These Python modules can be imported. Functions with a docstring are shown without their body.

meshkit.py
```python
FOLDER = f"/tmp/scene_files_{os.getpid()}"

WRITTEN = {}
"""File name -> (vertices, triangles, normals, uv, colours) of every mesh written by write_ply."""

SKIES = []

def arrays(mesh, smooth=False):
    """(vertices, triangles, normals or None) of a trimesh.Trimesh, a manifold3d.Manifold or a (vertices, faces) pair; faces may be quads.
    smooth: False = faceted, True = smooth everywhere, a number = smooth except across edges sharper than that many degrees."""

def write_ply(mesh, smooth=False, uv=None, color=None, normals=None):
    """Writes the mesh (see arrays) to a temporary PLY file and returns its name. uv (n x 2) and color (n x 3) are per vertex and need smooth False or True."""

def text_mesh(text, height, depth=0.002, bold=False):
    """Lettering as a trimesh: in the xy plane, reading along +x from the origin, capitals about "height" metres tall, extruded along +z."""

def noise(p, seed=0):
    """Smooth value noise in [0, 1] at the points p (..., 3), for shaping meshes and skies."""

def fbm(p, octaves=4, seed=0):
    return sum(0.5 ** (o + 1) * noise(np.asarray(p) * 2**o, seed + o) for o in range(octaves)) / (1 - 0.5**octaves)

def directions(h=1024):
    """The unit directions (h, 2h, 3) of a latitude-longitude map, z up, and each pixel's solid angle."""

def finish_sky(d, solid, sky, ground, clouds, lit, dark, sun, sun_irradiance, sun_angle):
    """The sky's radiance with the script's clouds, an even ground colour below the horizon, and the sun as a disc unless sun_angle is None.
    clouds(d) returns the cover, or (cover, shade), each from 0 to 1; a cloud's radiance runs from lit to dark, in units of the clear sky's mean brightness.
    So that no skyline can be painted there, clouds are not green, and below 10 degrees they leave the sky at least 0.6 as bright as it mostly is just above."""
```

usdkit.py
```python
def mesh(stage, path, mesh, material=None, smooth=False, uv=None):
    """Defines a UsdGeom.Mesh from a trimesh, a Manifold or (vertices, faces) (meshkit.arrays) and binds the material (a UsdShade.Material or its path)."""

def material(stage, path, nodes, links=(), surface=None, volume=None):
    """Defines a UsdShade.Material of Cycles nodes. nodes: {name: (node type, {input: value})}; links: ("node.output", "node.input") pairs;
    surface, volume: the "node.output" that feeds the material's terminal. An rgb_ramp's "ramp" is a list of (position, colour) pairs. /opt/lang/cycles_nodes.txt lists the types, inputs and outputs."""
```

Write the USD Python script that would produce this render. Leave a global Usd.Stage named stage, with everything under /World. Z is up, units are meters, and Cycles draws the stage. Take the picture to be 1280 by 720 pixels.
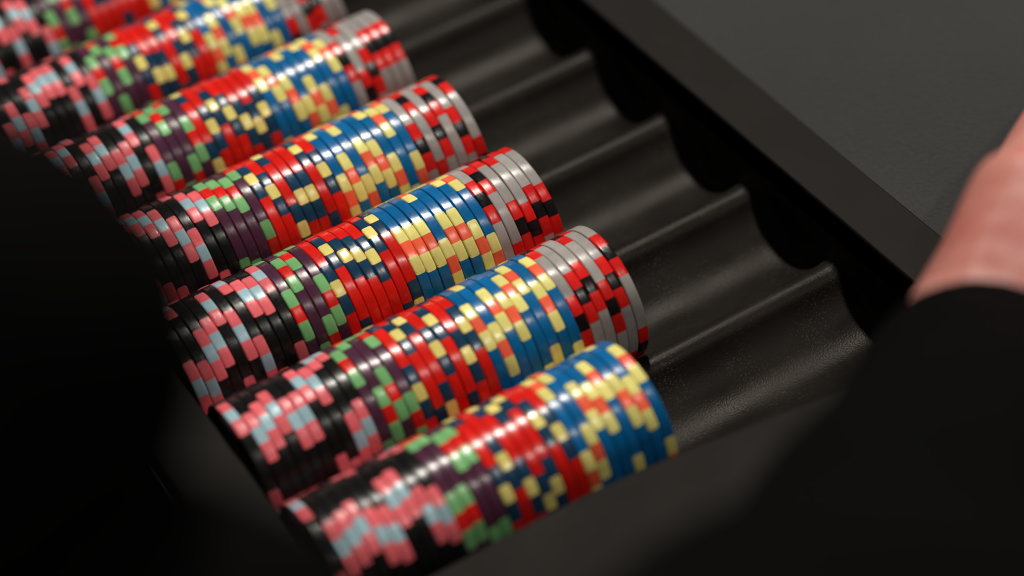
import math, random
import numpy as np
import trimesh, manifold3d, shapely.geometry as sg
import usdkit, meshkit
from pxr import Usd, UsdGeom, UsdLux, UsdShade, Gf, Sdf

stage = Usd.Stage.CreateInMemory()
UsdGeom.SetStageUpAxis(stage, 'Z'); UsdGeom.SetStageMetersPerUnit(stage, 1.0)
UsdGeom.Xform.Define(stage, '/World'); UsdGeom.Scope.Define(stage, '/World/Looks')
MM = 0.001
rng = random.Random(11); nrng = np.random.default_rng(11)

# ------------------------------------------------------------------ camera, lamps, exposure
CAM = np.array([-214.99, -307.48, 416.43])
RIGHT = np.array([0.85020156, -0.51560601, -0.10633791])
DOWN = np.array([-0.42020384, -0.54293702, -0.72708193])
FWD = np.array([0.31715302, 0.66284978, -0.67826552])
EXPOSURE, FSTOP, FOCUS = 0.25, 4.2, 0.609
cam = UsdGeom.Camera.Define(stage, '/World/camera')
M = Gf.Matrix4d(*RIGHT, 0, *(-DOWN), 0, *(-FWD), 0, *(CAM * MM), 1)
cam.AddTransformOp().Set(M)
cam.CreateHorizontalApertureAttr(36.0); cam.CreateVerticalApertureAttr(20.25)
cam.CreateFocalLengthAttr(36.0 * 2831.05 / 1280)
cam.CreateClippingRangeAttr((0.02, 50.0))
cam.CreateFStopAttr(FSTOP); cam.CreateFocusDistanceAttr(FOCUS); cam.CreateExposureAttr(EXPOSURE)

def lamp(name, direction, dist, size, power, color, aim=(-30, 90, 0)):
    """a round ceiling lamp hung DIST metres away in DIRECTION from the tray, aimed at it"""
    d = np.array(direction, float); d /= np.linalg.norm(d)
    pos = np.array(aim) * MM + d * dist
    L = UsdLux.DiskLight.Define(stage, '/World/' + name)
    z = d; x = np.cross([0, 1, 0.01], z); x /= np.linalg.norm(x); y = np.cross(z, x)
    L.AddTransformOp().Set(Gf.Matrix4d(*x, 0, *y, 0, *z, 0, *pos, 1))
    L.CreateRadiusAttr(size / 2); L.CreateIntensityAttr(power / (math.pi * (size / 2) ** 2)); L.CreateColorAttr(Gf.Vec3f(*color))
    return L
lamp('ceiling_lamp', (0.27, 0.40, 0.87), 2.4, 0.14, 16.2, (1.0, 0.93, 0.84))
lamp('ceiling_lamp_001', (0.28, -0.445, 0.855), 2.4, 0.09, 3.0, (1.0, 0.93, 0.84))
room = UsdLux.DomeLight.Define(stage, '/World/room_light')
usdkit.material(stage, '/World/Looks/dim_room', {'b': ('background_shader', {'color': (0.9, 0.95, 1.0), 'strength': 0.06})}, surface='b.background')
UsdShade.MaterialBindingAPI.Apply(room.GetPrim()).Bind(UsdShade.Material.Get(stage, '/World/Looks/dim_room'))

# ------------------------------------------------------------------ helpers
used = {}
def path_for(name, parent=None):
    base = (str(parent.GetPath()) if parent else '/World') + '/' + name
    n = used.get(base, -1) + 1; used[base] = n
    return base if n == 0 else f'{base}_{n:03d}'
def tag(p, label=None, category=None, group=None, kind=None):
    for k, t in (('label', label), ('category', category), ('group', group), ('kind', kind)):
        if t: p.SetCustomDataByKey(k, t)
    return p
def thing(name, label, category, group=None, matrix=None):
    x = UsdGeom.Xform.Define(stage, path_for(name))
    if matrix is not None: x.AddTransformOp().Set(matrix)
    return tag(x.GetPrim(), label, category, group)
def obj(name, mesh, mat, parent=None, smooth=False):
    return usdkit.mesh(stage, path_for(name, parent), mesh, '/World/Looks/' + mat, smooth=smooth).GetPrim()
def grid_mesh(P, flip=False):
    """P: (n, m, 3) points -> triangles"""
    n, m = P.shape[:2]; i, j = np.meshgrid(np.arange(n - 1), np.arange(m - 1), indexing='ij')
    a, b, c, d = i * m + j, (i + 1) * m + j, (i + 1) * m + j + 1, i * m + j + 1
    f = np.concatenate([np.stack([a, b, c], -1).reshape(-1, 3), np.stack([a, c, d], -1).reshape(-1, 3)])
    return P.reshape(-1, 3), f[:, ::-1] if flip else f

# ------------------------------------------------------------------ materials
def mat(name, nodes, links, surface='p.BSDF'): return usdkit.material(stage, '/World/Looks/' + name, nodes, links, surface=surface)
def chip_mat(name, col, rough=0.22, spec=0.16):
    """moulded clay composite: a little mottling, wear in the gloss, fine scuffs"""
    c = np.array(col)
    mat(name, {'t': ('texture_coordinate', {}), 'oi': ('object_info', {}),
               'n': ('noise_texture', {'scale': 260.0, 'detail': 4.0}), 'r': ('rgb_ramp', {'ramp': [(0.30, tuple(c * 0.86)), (0.7, tuple(np.minimum(c * 1.06, 0.95)))]}),
               'n2': ('noise_texture', {'scale': 900.0, 'detail': 3.0}), 'mr': ('map_range', {'from_min': 0.3, 'from_max': 0.7, 'to_min': rough - 0.05, 'to_max': rough + 0.06}),
               'va': ('map_range', {'from_min': 0.0, 'from_max': 1.0, 'to_min': 0.88, 'to_max': 1.10}), 'hs': ('hsv', {}),
               'b': ('bump', {'strength': 0.07, 'distance': 0.0002}), 'p': ('principled_bsdf', {'specular_ior_level': spec})},
        [('t.object', 'n.vector'), ('t.object', 'n2.vector'), ('n.fac', 'r.fac'), ('r.color', 'hs.color'), ('oi.random', 'va.value'), ('va.result', 'hs.value'),
         ('hs.color', 'p.base_color'), ('n2.fac', 'mr.value'), ('mr.result', 'p.roughness'), ('n2.fac', 'b.height'), ('b.normal', 'p.normal')])
COL = dict(grey=(0.32, 0.30, 0.285), blue=(0.004, 0.122, 0.325), red=(0.68, 0.013, 0.008), purple=(0.072, 0.021, 0.046), black=(0.008, 0.0075, 0.007),
           scarlet=(0.68, 0.015, 0.012), jet=(0.009, 0.008, 0.009), yellow=(0.80, 0.73, 0.23), orange=(0.95, 0.13, 0.06), navy=(0.010, 0.045, 0.095),
           straw=(0.79, 0.68, 0.20), green=(0.18, 0.44, 0.17), pink=(0.76, 0.135, 0.155), sky=(0.33, 0.50, 0.57))
for k, c in COL.items(): chip_mat('chip_' + k, c)
chip_mat('chip_inlay', (0.62, 0.60, 0.56), 0.4)

def plastic(name, col, rough, dust, spec):
    c = np.array(col)
    mat(name, {'g': ('geometry', {}), 'n': ('noise_texture', {'scale': 45.0, 'detail': 5.0}), 'r': ('rgb_ramp', {'ramp': [(0.3, tuple(c * 0.75)), (0.72, tuple(c * 1.3))]}),
               'v': ('voronoi_texture', {'scale': 1500.0}), 'dr': ('rgb_ramp', {'ramp': [(0.0, (dust, dust * .9, dust * .75)), (0.14, (dust * .6, dust * .52, dust * .42)), (0.24, (0, 0, 0))]}),
               'dn': ('noise_texture', {'scale': 60.0, 'detail': 4.0}), 'dm': ('map_range', {'from_min': 0.42, 'from_max': 0.75, 'to_min': 0.0, 'to_max': 1.0, 'clamp': True}),
               'mm': ('mix', {'mix_type': 'multiply', 'fac': 1.0}), 'ad': ('mix', {'mix_type': 'add', 'fac': 1.0}),
               'n2': ('noise_texture', {'scale': 2200.0, 'detail': 3.0}), 'b': ('bump', {'strength': 0.35, 'distance': 0.0003}),
               'mr': ('map_range', {'from_min': 0.3, 'from_max': 0.7, 'to_min': rough - 0.06, 'to_max': rough + 0.1}),
               'p': ('principled_bsdf', {'specular_ior_level': spec, 'specular_tint': (1.0, 0.94, 0.85)})},
        [('g.position', 'n.vector'), ('n.fac', 'r.fac'), ('g.position', 'v.vector'), ('v.distance', 'dr.fac'), ('g.position', 'dn.vector'), ('dn.fac', 'dm.value'),
         ('dr.color', 'mm.color1'), ('dm.result', 'mm.color2'), ('r.color', 'ad.color1'), ('mm.color', 'ad.color2'), ('ad.color', 'p.base_color'),
         ('g.position', 'n2.vector'), ('n2.fac', 'b.height'), ('b.normal', 'p.normal'), ('n.fac', 'mr.value'), ('mr.result', 'p.roughness')])
plastic('tray_plastic', (0.0095, 0.0083, 0.0072), 0.34, 0.20, 0.065)
plastic('rim_plastic', (0.0084, 0.0078, 0.0075), 0.58, 0.01, 0.075)
mat('table_felt', {'g': ('geometry', {}), 'n': ('noise_texture', {'scale': 700.0, 'detail': 6.0, 'roughness': 0.7}), 'n2': ('noise_texture', {'scale': 14.0, 'detail': 4.0}), 'mx': ('mix_float', {'fac': 0.45}),
                   'r': ('rgb_ramp', {'ramp': [(0.3, (0.0235, 0.0236, 0.0237)), (0.7, (0.038, 0.0382, 0.0383))]}), 'b': ('bump', {'strength': 0.8, 'distance': 0.0006}),
                   'p': ('principled_bsdf', {'roughness': 0.9, 'specular_ior_level': 0.2, 'sheen_weight': 0.15, 'sheen_tint': (0.8, 0.85, 0.85)})},
    [('g.position', 'n.vector'), ('g.position', 'n2.vector'), ('n.fac', 'mx.a'), ('n2.fac', 'mx.b'), ('mx.result', 'r.fac'), ('r.color', 'p.base_color'), ('n.fac', 'b.height'), ('b.normal', 'p.normal')])
mat('black_cloth', {'t': ('geometry', {}), 'n': ('noise_texture', {'scale': 1200.0, 'detail': 3.0}), 'r': ('rgb_ramp', {'ramp': [(0.3, (0.0011, 0.0011, 0.0011)), (0.7, (0.0028, 0.0027, 0.0027))]}),
                    'b': ('bump', {'strength': 0.4, 'distance': 0.0004}), 'p': ('principled_bsdf', {'roughness': 0.9, 'specular_ior_level': 0.035})},
    [('t.position', 'n.vector'), ('n.fac', 'r.fac'), ('r.color', 'p.base_color'), ('n.fac', 'b.height'), ('b.normal', 'p.normal')])
mat('skin', {'t': ('geometry', {}), 'n': ('noise_texture', {'scale': 48.0, 'detail': 5.0, 'roughness': 0.6}), 'r': ('rgb_ramp', {'ramp': [(0.34, (0.43, 0.115, 0.095)), (0.5, (0.49, 0.185, 0.15)), (0.75, (0.53, 0.245, 0.195))]}),
             'n2': ('noise_texture', {'scale': 700.0, 'detail': 3.0}), 'b': ('bump', {'strength': 0.25, 'distance': 0.0005}),
             'p': ('principled_bsdf', {'roughness': 0.5, 'specular_ior_level': 0.4, 'subsurface_weight': 0.25, 'subsurface_scale': 0.004, 'subsurface_radius': (1.0, 0.35, 0.2)})},
    [('t.position', 'n.vector'), ('n.fac', 'r.fac'), ('r.color', 'p.base_color'), ('t.position', 'n2.vector'), ('n2.fac', 'b.height'), ('b.normal', 'p.normal')])

# ------------------------------------------------------------------ the table and the tray (millimetres, x along the stacks, y across the rows)
PITCH, R_TR, R_RG = 41.1676, 19.85, 5.2
ZL = 13.0                                                       # the rim at the dealer's end stands higher
X0, X1, ZR, RIMW = -112.2, 62.3, 5.5, 17.0
NROW = 10
Y_BACK = (NROW + 0.5) * PITCH + 2
def front_y(x): return np.interp(x, [-60, -45, -30, -20, 0, 26, 63], [21.0, 20.5, 19.3, 18.0, 15.0, 11.6, 7.0])
Y_OUT = -34.0
outer = sg.box(X0 - RIMW, Y_OUT, X1 + RIMW, Y_BACK + RIMW)
tbl = sg.box(-900, -600, 1100, 1000).difference(outer.buffer(0.6, join_style=1))
slab = trimesh.creation.extrude_polygon(tbl, 18.0); slab.apply_translation([0, 0, ZR - 1.4 - 18.0]); slab.apply_scale(MM)
tag(obj('table_top', slab, 'table_felt'), kind='structure')

tray = thing('chip_tray', 'black moulded plastic chip tray with long round troughs, sunk in the table', 'chip tray')
yc = 0.5 * PITCH; zc = -math.sqrt((R_TR + R_RG) ** 2 - yc ** 2); a_t = math.atan2(-zc, yc)          # ridge circle tangent to the trough circle
def trough_section(front=False):
    """points and upward normals of one trough from its front ridge to its back ridge, relative to its axis"""
    al = np.linspace(a_t, math.pi - a_t, 41)[::-1]
    arc = np.stack([R_TR * np.cos(al), -R_TR * np.sin(al)], 1); an = -arc / R_TR
    be = np.linspace(math.pi / 2, math.pi - (math.pi - (math.pi - a_t)), 2)
    b2 = np.linspace(math.pi / 2, math.pi - a_t, 9)                                                  # back ridge, from its crown down to the tangent point
    br = np.stack([yc + R_RG * np.cos(b2), zc + R_RG * np.sin(b2)], 1)[::-1]; bn = np.stack([np.cos(b2), np.sin(b2)], 1)[::-1]
    fr = np.stack([-br[::-1, 0], br[::-1, 1]], 1); fn = np.stack([-bn[::-1, 0], bn[::-1, 1]], 1)
    if front: # the first trough runs up its front wall instead
        al = np.linspace(a_t, math.pi, 52)[::-1]; arc = np.stack([R_TR * np.cos(al), -R_TR * np.sin(al)], 1); an = -arc / R_TR
        return np.vstack([arc, br[1:]]), np.vstack([an, bn[1:]])
    return np.vstack([fr[:-1], arc, br[1:]]), np.vstack([fn[:-1], an, bn[1:]])
RF = 6.0
aa = np.radians([90, 75, 60, 45, 30, 15, 0])
xs = np.concatenate([X0 + RF - RF * np.sin(aa), np.linspace(X0 + RF, X1 - RF, 24)[1:-1], (X1 - RF + RF * np.sin(aa))[::-1]])
ins = np.concatenate([RF * (1 - np.cos(aa)), np.zeros(22), (RF * (1 - np.cos(aa)))[::-1]])
walls = {0: [], 1: []}
for k in range(1, NROW + 1):
    s, n = trough_section(k == 1)
    P = np.zeros((len(xs), len(s), 3))
    for i, (x, d) in enumerate(zip(xs, ins)):
        q = s + n * d
        P[i] = np.c_[np.full(len(q), x), q[:, 0] + k * PITCH, q[:, 1]]
    if k == 1: # front wall: from the trough's lip up to the rim, bowing outwards to the right as it does in the photograph
        lip = P[:, 0].copy(); ext = []
        for t in np.linspace(1, 0, 7)[:-1]:
            e = lip.copy(); yt = np.minimum(front_y(e[:, 0]) , lip[:, 1]); w = t ** 1.0
            e[:, 1] = lip[:, 1] * (1 - w) + yt * w; e[:, 2] = lip[:, 2] * (1 - w) + (ZR - 0.8) * w
            ext.append(e)
        # lean the lower wall as well, so that there is no sharp crease
        for j in range(0, 16):
            w = (1 - j / 16) ** 2 * 0.45
            P[:, j, 1] += (np.minimum(front_y(P[:, 0, 0]), lip[:, 1]) - lip[:, 1]) * w
        ext = np.stack(ext, 1)
        for j in range(ext.shape[1]):
            w = 0.45 * (j + 0) / ext.shape[1]
            ext[:, j, 1] += (np.minimum(front_y(lip[:, 0]), lip[:, 1]) - lip[:, 1]) * w * (j / ext.shape[1]) * 0.55
        P = np.concatenate([ext, P], 1)
    obj('trough', (grid_mesh(P * MM)), 'tray_plastic', tray, smooth=60)
    walls[0].append(P[0]); walls[1].append(P[-1])
for e, x in ((0, X0), (1, X1)):
    c = np.vstack(walls[e]); c = c[np.argsort(c[:, 1], kind='stable')]
    hs = np.linspace(0, 1, 6); G = np.zeros((len(c), 6, 3))
    for j, h in enumerate(hs): G[:, j] = np.c_[np.full(len(c), x), c[:, 1], c[:, 2] * (1 - h) + ((ZR, ZL)[e == 0] - 0.8) * h]
    obj('end_wall', grid_mesh(G * MM, flip=(e == 0)), 'tray_plastic', tray, smooth=40)
def rim(poly, top=None):
    """a flat flange with rounded upper edges"""
    g = []
    for d, h in ((0.0, -8.0), (0.0, 0.0), (0.14, 0.42), (0.40, 0.68), (0.8, 0.8)): g.append((d, h))
    ring = np.array(poly.exterior.coords)[:-1]
    m = manifold3d.Manifold()
    for (d0, h0), (d1, h1) in zip(g[:-1], g[1:]):
        a = trimesh.creation.extrude_polygon(poly.buffer(-d0, join_style=2) if d0 else poly, 1e-3); b = trimesh.creation.extrude_polygon(poly.buffer(-d1, join_style=2) if d1 else poly, 1e-3)
        pts = np.vstack([a.vertices + [0, 0, (top or ZR) - 0.8 + h0], b.vertices + [0, 0, (top or ZR) - 0.8 + h1]])
        m += manifold3d.Manifold.hull_points(pts)
    v, f = meshkit.arrays(m, False)[:2]
    return v * MM, f
E0 = 0.02
obj('rim', rim(sg.box(X1, Y_OUT, X1 + RIMW, Y_BACK + RIMW)), 'rim_plastic', tray, smooth=35)
obj('rim', rim(sg.box(X0 - RIMW, Y_OUT, X0, Y_BACK + RIMW), ZL), 'rim_plastic', tray, smooth=35)
obj('rim', rim(sg.box(X0 + E0, Y_BACK, X1 - E0, Y_BACK + RIMW)), 'rim_plastic', tray, smooth=35)
fx = np.linspace(X0 + E0, X1 - E0, 40)
# the front flange is not convex: a bent strip with a rounded inner edge
prof = [(0.0, -6.0), (0.0, 0.0), (-0.14, 0.42), (-0.40, 0.68), (-0.8, 0.8)]
G = np.zeros((len(fx), len(prof) + 1, 3))
for j, (d, h) in enumerate(prof): G[:, j] = np.c_[fx, front_y(fx) + d, np.full(len(fx), ZR - 0.8 + h)]
G[:, -1] = np.c_[fx, np.full(len(fx), Y_OUT), np.full(len(fx), ZR)]
obj('rim', grid_mesh(G * MM, flip=True), 'rim_plastic', tray, smooth=35)

# ------------------------------------------------------------------ poker chips: row number, x of the first chip, step, then colour and turn of each chip from the right
ROWS = {
  1: (-20.21, -3.1711, 'B2 B37 B30 B2 B25 B18 B55 B71 R28 R13 R62 R70 R54 R29 R50 P87 P89 P52 P54 K43 K37 K13 K15 K38 K35 K23 K26 K30 K67'),
  2: (-1.79, -3.1558, 'G15 G37 G55 G32 G37 G56 B0 B31 B83 B5 B27 B14 B47 B21 R15 R38 R86 R24 R71 R86 R48 P65 P38 P52 P2 K53 K59 K2 K84 K23 K25 K9 K16 K22 K85'),
  3: (-0.92, -3.1767, 'G51 G48 G61 G54 G87 G21 B70 B54 B38 B36 B58 B33 B33 B31 R77 R2 R24 R17 R13 R88 R35 P40 P72 P2 P40 K82 K8 K6 K64 K35 K89 K31 K38 K62 K59'),
  4: (-0.87, -3.1755, 'G77 G43 G3 G38 G82 G43 B66 B2 B59 B41 B33 B66 B41 B57 R26 R83 R39 R38 R64 R24 R4 P66 P8 P1 P87 K7 K89 K46 K28 K9 K86 K79 K72 K85 K67'),
  5: (-1.11, -3.1836, 'G24 G25 G25 G45 G63 G26 B11 B85 B60 B47 B63 B37 B15 B0 R37 R48 R40 R28 R13 R33 R66 P35 P69 P1 P69 K47 K88 K33 K38 K10 K15 K53 K83 K3 K42'),
  6: (-2.20, -3.1780, 'G11 G9 G42 G46 G8 G69 B12 B74 B37 B35 B21 B74 B35 B53 R90 R23 R46 R86 R49 R48 R32 P89 P22 P73 P25 K44 K6 K48 K8 K8 K13 K29 K56 K40 K58'),
  7: (-2.30, -3.1770, 'G81 G10 G42 G22 G49 G52 B1 B20 B25 B82 B69 B14 B72 B12 R56 R11 R0 R78 R19 R19 R88 P79 P26 P87 P49 K61 K21 K14 K48 K18 K85 K62 K87 K80 K27'),
}
KIND = {'G': ('grey', 'red and black', ('scarlet', 'jet'), False), 'B': ('blue', 'yellow and orange', ('yellow', 'orange'), True), 'R': ('red', 'navy and yellow', ('navy', 'straw'), None),
        'P': ('purple', 'green and red', ('green', 'scarlet'), True), 'K': ('black', 'pink and pale blue', ('pink', 'sky'), True)}
RC, HT = 19.5, 3.13 / 2
def rim_profile(off=0.0, n=5, face=1.5):
    """(radius, x) across the rim of a chip, from one face to the other"""
    f = 0.42; a = np.linspace(0, math.pi / 2, n)
    left = [(RC - f + (f + off) * math.sin(t), -(HT - f + (f + off) * math.cos(t))) for t in a]
    pts = [(RC - face, -HT - off)] + left + [(r, -x) for r, x in left[::-1]] + [(RC - face, HT + off)]
    return np.array(pts)
def wheel(prof, th):
    P = np.zeros((len(th), len(prof), 3))
    for i, t in enumerate(th): P[i] = np.c_[prof[:, 1], prof[:, 0] * math.cos(t), prof[:, 0] * math.sin(t)]
    return P
def chip_body():
    pr = rim_profile(); pr = np.vstack([[0.0, -HT], pr, [0.0, HT]])
    pr[0, 0] = pr[-1, 0] = 1e-3
    return grid_mesh(wheel(pr, np.linspace(0, 2 * math.pi, 97)) * MM)
def spot(t0, t1, round0, round1):
    """a moulded edge spot: a skin over the rim 0.03 mm proud, its free corners rounded"""
    n = 15; th = np.linspace(t0, t1, n); pr = rim_profile(0.03, 6, 4.2)
    L = np.concatenate([[0], np.cumsum(np.linalg.norm(np.diff(pr, axis=0), axis=1))]); L -= L[-1] / 2
    rc, full = 0.85, L[-1]; half = HT + 0.05
    P = np.zeros((n, 17, 3))
    def half_width(t):
        w = full
        for on, e in ((round0, t0), (round1, t1)):
            if on:
                d = abs(math.radians(t) - math.radians(e)) * RC
                if d < rc: w = min(w, half - rc + math.sqrt(max(rc * rc - (rc - d) ** 2, 0)))
        return w
    if round0 or round1: # more stations near the rounded ends
        th = np.concatenate([t0 + np.array([0, .05, .2, .5, 1.0, 1.6, 2.3, 2.6]), np.linspace(t0 + 3.2, t1 - 3.2, 5), t1 - np.array([2.6, 2.3, 1.6, 1.0, .5, .2, .05, 0])])
        P = np.zeros((len(th), 17, 3))
    for i, t in enumerate(th):
        w = half_width(t); u = np.linspace(-w, w, 17)
        if w == full: u = np.interp(np.linspace(0, 1, 17), [0, .12, .88, 1], [-full, -half - .3, half + .3, full])
        r = np.interp(u, L, pr[:, 0]); x = np.interp(u, L, pr[:, 1]); a = math.radians(t)
        P[i] = np.c_[x, r * math.cos(a), r * math.sin(a)]
    return grid_mesh(P * MM)
def disc(r):
    out = []
    for sx in (-1, 1):
        t = np.linspace(0, 2 * math.pi, 49)[:-1]; x = sx * (HT + 0.04)
        v = np.vstack([[x, 0, 0], np.c_[np.full(48, x), r * np.cos(t), r * np.sin(t)]]); i = np.arange(48)
        f = np.c_[np.zeros(48, int), 1 + i, 1 + (i + 1) % 48]
        out.append(trimesh.Trimesh(v * MM, f if sx > 0 else f[:, ::-1], process=False))
    m = trimesh.util.concatenate(out); return np.array(m.vertices), np.array(m.faces)
BODY, INLAY = chip_body(), disc(11.5)
ORD = 'first second third fourth fifth sixth seventh eighth ninth tenth'.split()
ROWNAME = {1: 'in the nearest row', 2: 'second row from the front', 3: 'third row from the front', 4: 'fourth row from the front', 5: 'fifth row from the front', 6: 'sixth row from the front', 7: 'in the farthest row'}
SHORT = {'G': 'red and black', 'B': 'yellow and orange', 'R': 'navy and yellow', 'P': 'green and red', 'K': 'pink and pale-blue'}
first = {}
for k, (xa, step, seq) in ROWS.items():
    seen = {}
    for i, tok in enumerate(seq.split()):
        kd, ph = tok[0], float(tok[1:]) + 90 * rng.randrange(4) + rng.uniform(-0.4, 0.4)
        colour, _, mats, rnd = KIND[kd]
        seen[kd] = seen.get(kd, 0) + 1
        lab = f'{colour} chip with {SHORT[kd]} spots, {ORD[seen[kd] - 1]} {colour} from right, {ROWNAME[k]}'
        grp = f'{colour} chips standing in the tray'
        # every chip sits a hair differently: a small shift, a small tilt
        p = np.array([xa + step * i + rng.uniform(-0.012, 0.012), k * PITCH + rng.uniform(-0.19, 0.19), rng.uniform(-0.16, 0.16)])
        rot = Gf.Rotation(Gf.Vec3d(1, 0, 0), ph) * Gf.Rotation(Gf.Vec3d(0, 0, 1), rng.uniform(-0.12, 0.12))
        m = Gf.Matrix4d(1.0); m.SetRotate(rot); m.SetTranslateOnly(Gf.Vec3d(*(p * MM)))
        if kd not in first:
            t = thing(f'{colour}_poker_chip', lab, 'poker chip', grp, m)
            obj('body', BODY, 'chip_' + colour, t, smooth=40)
            obj('inlay', INLAY, 'chip_inlay', t)
            for q in range(4):
                c = 90.0 * q
                obj('edge_spot', spot(c - 22.2, c - 6.7, rnd is True, False), 'chip_' + mats[0], t, smooth=60)
                obj('edge_spot', spot(c - 6.7, c + 6.7, rnd is None, rnd is None), 'chip_' + mats[1], t, smooth=60)
                obj('edge_spot', spot(c + 6.7, c + 22.2, False, rnd is True), 'chip_' + mats[0], t, smooth=60)
            first[kd] = t
        else:
            t = thing(f'{colour}_poker_chip', None, None, None, None)
            t.GetReferences().AddInternalReference(first[kd].GetPath()); t.SetInstanceable(True)
            x = UsdGeom.Xformable(t); t.CreateAttribute('xformOp:transform', Sdf.ValueTypeNames.Matrix4d).Set(m)
            tag(t, lab, 'poker chip', grp)

# ------------------------------------------------------------------ the dealer: black jacket, right hand reaching over the table
def sphere(c, r, n=28):
    return manifold3d.Manifold.sphere(r, n).translate([float(x) for x in c])
def chain(pts, n=28):
    """hulls of neighbouring spheres: a limb that tapers and bends at its joints"""
    out = manifold3d.Manifold()
    for (a, ra), (b, rb) in zip(pts[:-1], pts[1:]):
        out += manifold3d.Manifold.batch_hull([sphere(a, ra, n), sphere(b, rb, n)])
    return out
def skin_of(man, length, it=12):
    man = man.refine_to_length(length); v, f = meshkit.arrays(man, False)[:2]
    t = trimesh.Trimesh(v, f, process=True); trimesh.smoothing.filter_taubin(t, lamb=0.5, nu=0.53, iterations=it)
    return t
def ray(u, v, d): return CAM + d * (RIGHT * (u - 640) / 2831.05 + DOWN * (v - 360) / 2831.05 + FWD)
WRIST = ray(1310, 434, 500)
HX, HY = np.array([0.43, -0.89, 0.0]), np.array([0.89, 0.43, -0.15])
HX /= np.linalg.norm(HX); HY -= HX * (HX @ HY); HY /= np.linalg.norm(HY); HZ = np.cross(HX, HY)
def H(x, y, z): return WRIST + HX * x + HY * y + HZ * z
def hull(*ps): return manifold3d.Manifold.batch_hull([sphere(c, r) for c, r in ps])
wr = [(H(-15, -6, 0), 16.5), (H(14, -6, 0), 15.5)]
mcp = [(H(-29, 86, 2), 12.5), (H(-8, 92, 4), 12.5), (H(13, 87, 2), 12), (H(31, 77, -2), 11)]
hand = hull(*wr, (H(-24, 45, -4), 15), (H(24, 40, -5), 14)) + hull((H(-24, 45, -4), 15), (H(24, 40, -5), 14), *mcp)
hand += hull(*wr, (H(-10, -34, 1), 15), (H(10, -34, 1), 15))
hand += chain([(H(-20, 20, -12), 16), (H(-34, 56, -22), 13), (H(-31, 88, -30), 10.8), (H(-25, 112, -36), 8.6)])
for m, pts in zip(mcp, ([(-33, 128, 0, 9.8), (-34, 150, -12, 8.8), (-34, 166, -28, 7.8)], [(-9, 139, 1, 10.0), (-9, 164, -12, 9.0), (-9, 181, -29, 8.0)],
                        [(15, 132, -1, 9.5), (16, 155, -14, 8.6), (16, 171, -30, 7.6)], [(37, 112, -5, 8.6), (39, 130, -16, 7.8), (40, 143, -28, 7.0)])):
    hand += chain([m] + [(H(a, b, c), r) for a, b, c, r in pts])
PALM = [(H(-15, -6, 0), 15), (H(-24, 45, -4), 15), (H(14, -6, 0), 15), (H(24, 40, -5), 14)]
hand += hull((ray(1279, 252, 512), 12), *PALM) + hull((ray(1196, 372, 509), 8), (ray(1245, 330, 510), 12), *PALM)
hand = skin_of(hand, 3.0, 26)
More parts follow.
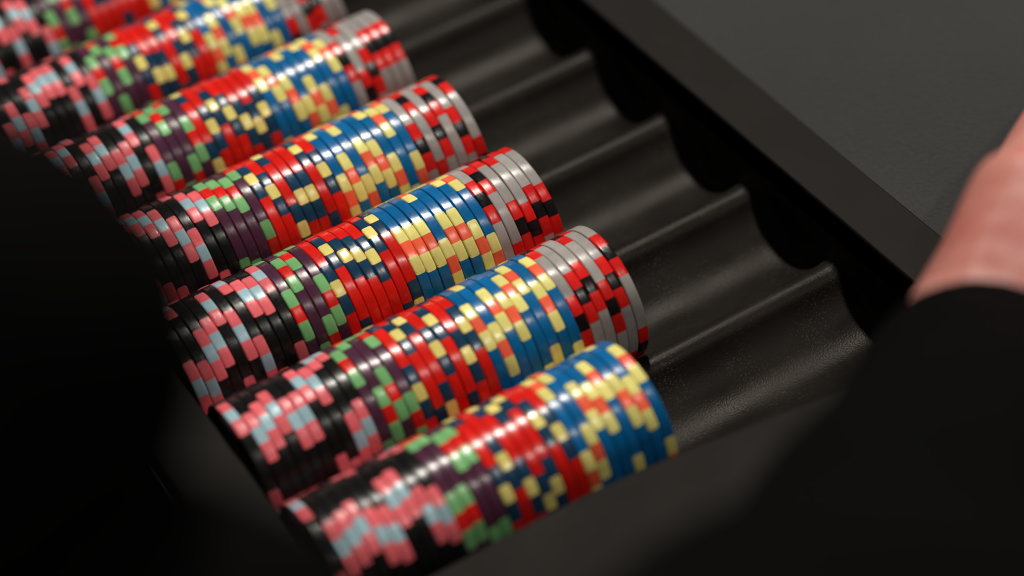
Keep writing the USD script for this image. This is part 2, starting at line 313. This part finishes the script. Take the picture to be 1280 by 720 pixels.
# tendons and small uneven relief on the back of the hand
hv = np.array(hand.vertices); hv += np.array(hand.vertex_normals) * (meshkit.fbm(hv / 16.0)[:, None] * 1.2)
L = (hv - WRIST) @ np.stack([HX, HY, HZ], 1); nz = np.clip(np.array(hand.vertex_normals) @ HZ, 0, 1)
lift = sum(np.exp(-((L[:, 0] - x0 * (0.6 + L[:, 1] / 130)) / 3.2) ** 2) for x0 in (-24, -7, 9, 23)) * 0.6 * np.clip((L[:, 1] + 10) / 40, 0, 1)
lift -= sum(np.exp(-((L[:, 1] - y0 - 0.06 * L[:, 0] + 1.5 * np.sin(L[:, 0] / 6)) / 1.5) ** 2) for y0 in (2, 9, 15)) * 0.45
hv += np.array(hand.vertex_normals) * (lift * nz)[:, None]
hand = trimesh.Trimesh(hv * MM, hand.faces, process=False)

CUFF, FORE, ELBOW, SHOULDER = WRIST - HY * 27 + HX * 5, ray(1222, 655, 430), ray(1000, 1140, 335), np.array([-330.0, -235.0, 300.0])
def mid(a, b, t): return a * (1 - t) + b * t
sleeve = hull((CUFF - HX * 10, 24), (CUFF + HX * 10, 24), (FORE, 33)) + chain([(FORE, 33), (ray(1150, 760, 392), 34), (ray(1120, 1010, 345), 42)]) + chain([(ray(1055, 1030, 340), 48), (ELBOW, 53), (mid(ELBOW, SHOULDER, 0.5) - np.array([0, 12, 26]), 54), (SHOULDER, 76)])
CHEST, HEM, FLAP = ray(-62, 448, 290), ray(-140, 750, 300), ray(246, 850, 305)
BACK = np.array([-400.0, -30, 290])
torso = chain([(SHOULDER, 76), (BACK, 115), (np.array([-370.0, 190, 300]), 82)]) + chain([(BACK, 115), (np.array([-420.0, -30, 60]), 120)])
torso += chain([(CHEST, 30), (CHEST + np.array([-72, -8, -26]), 40), (np.array([-400.0, -30, 250]), 110)])
torso += chain([(CHEST, 30), (HEM, 26), (np.array([-300.0, -90, 130]), 60)])
torso += chain([(FLAP, 23), (HEM, 26)]) + chain([(FLAP, 23), (np.array([-235.0, -150, 110]), 45), (np.array([-400.0, -60, 120]), 110)])
jacket = skin_of(sleeve + torso, 7.0, 16)
jv = np.array(jacket.vertices); jv += np.array(jacket.vertex_normals) * (meshkit.fbm(jv * np.array([1, 1, 1.6]) / 45.0)[:, None] * 4.5 + meshkit.fbm(jv / 16.0)[:, None] * 0.9)
jacket = trimesh.Trimesh(jv * MM, jacket.faces, process=False)
dealer = thing('person', 'person in a black jacket, right hand reaching over the tray to the table', 'person')
obj('hand', hand, 'skin', dealer, smooth=60)
obj('jacket', jacket, 'black_cloth', dealer, smooth=60)
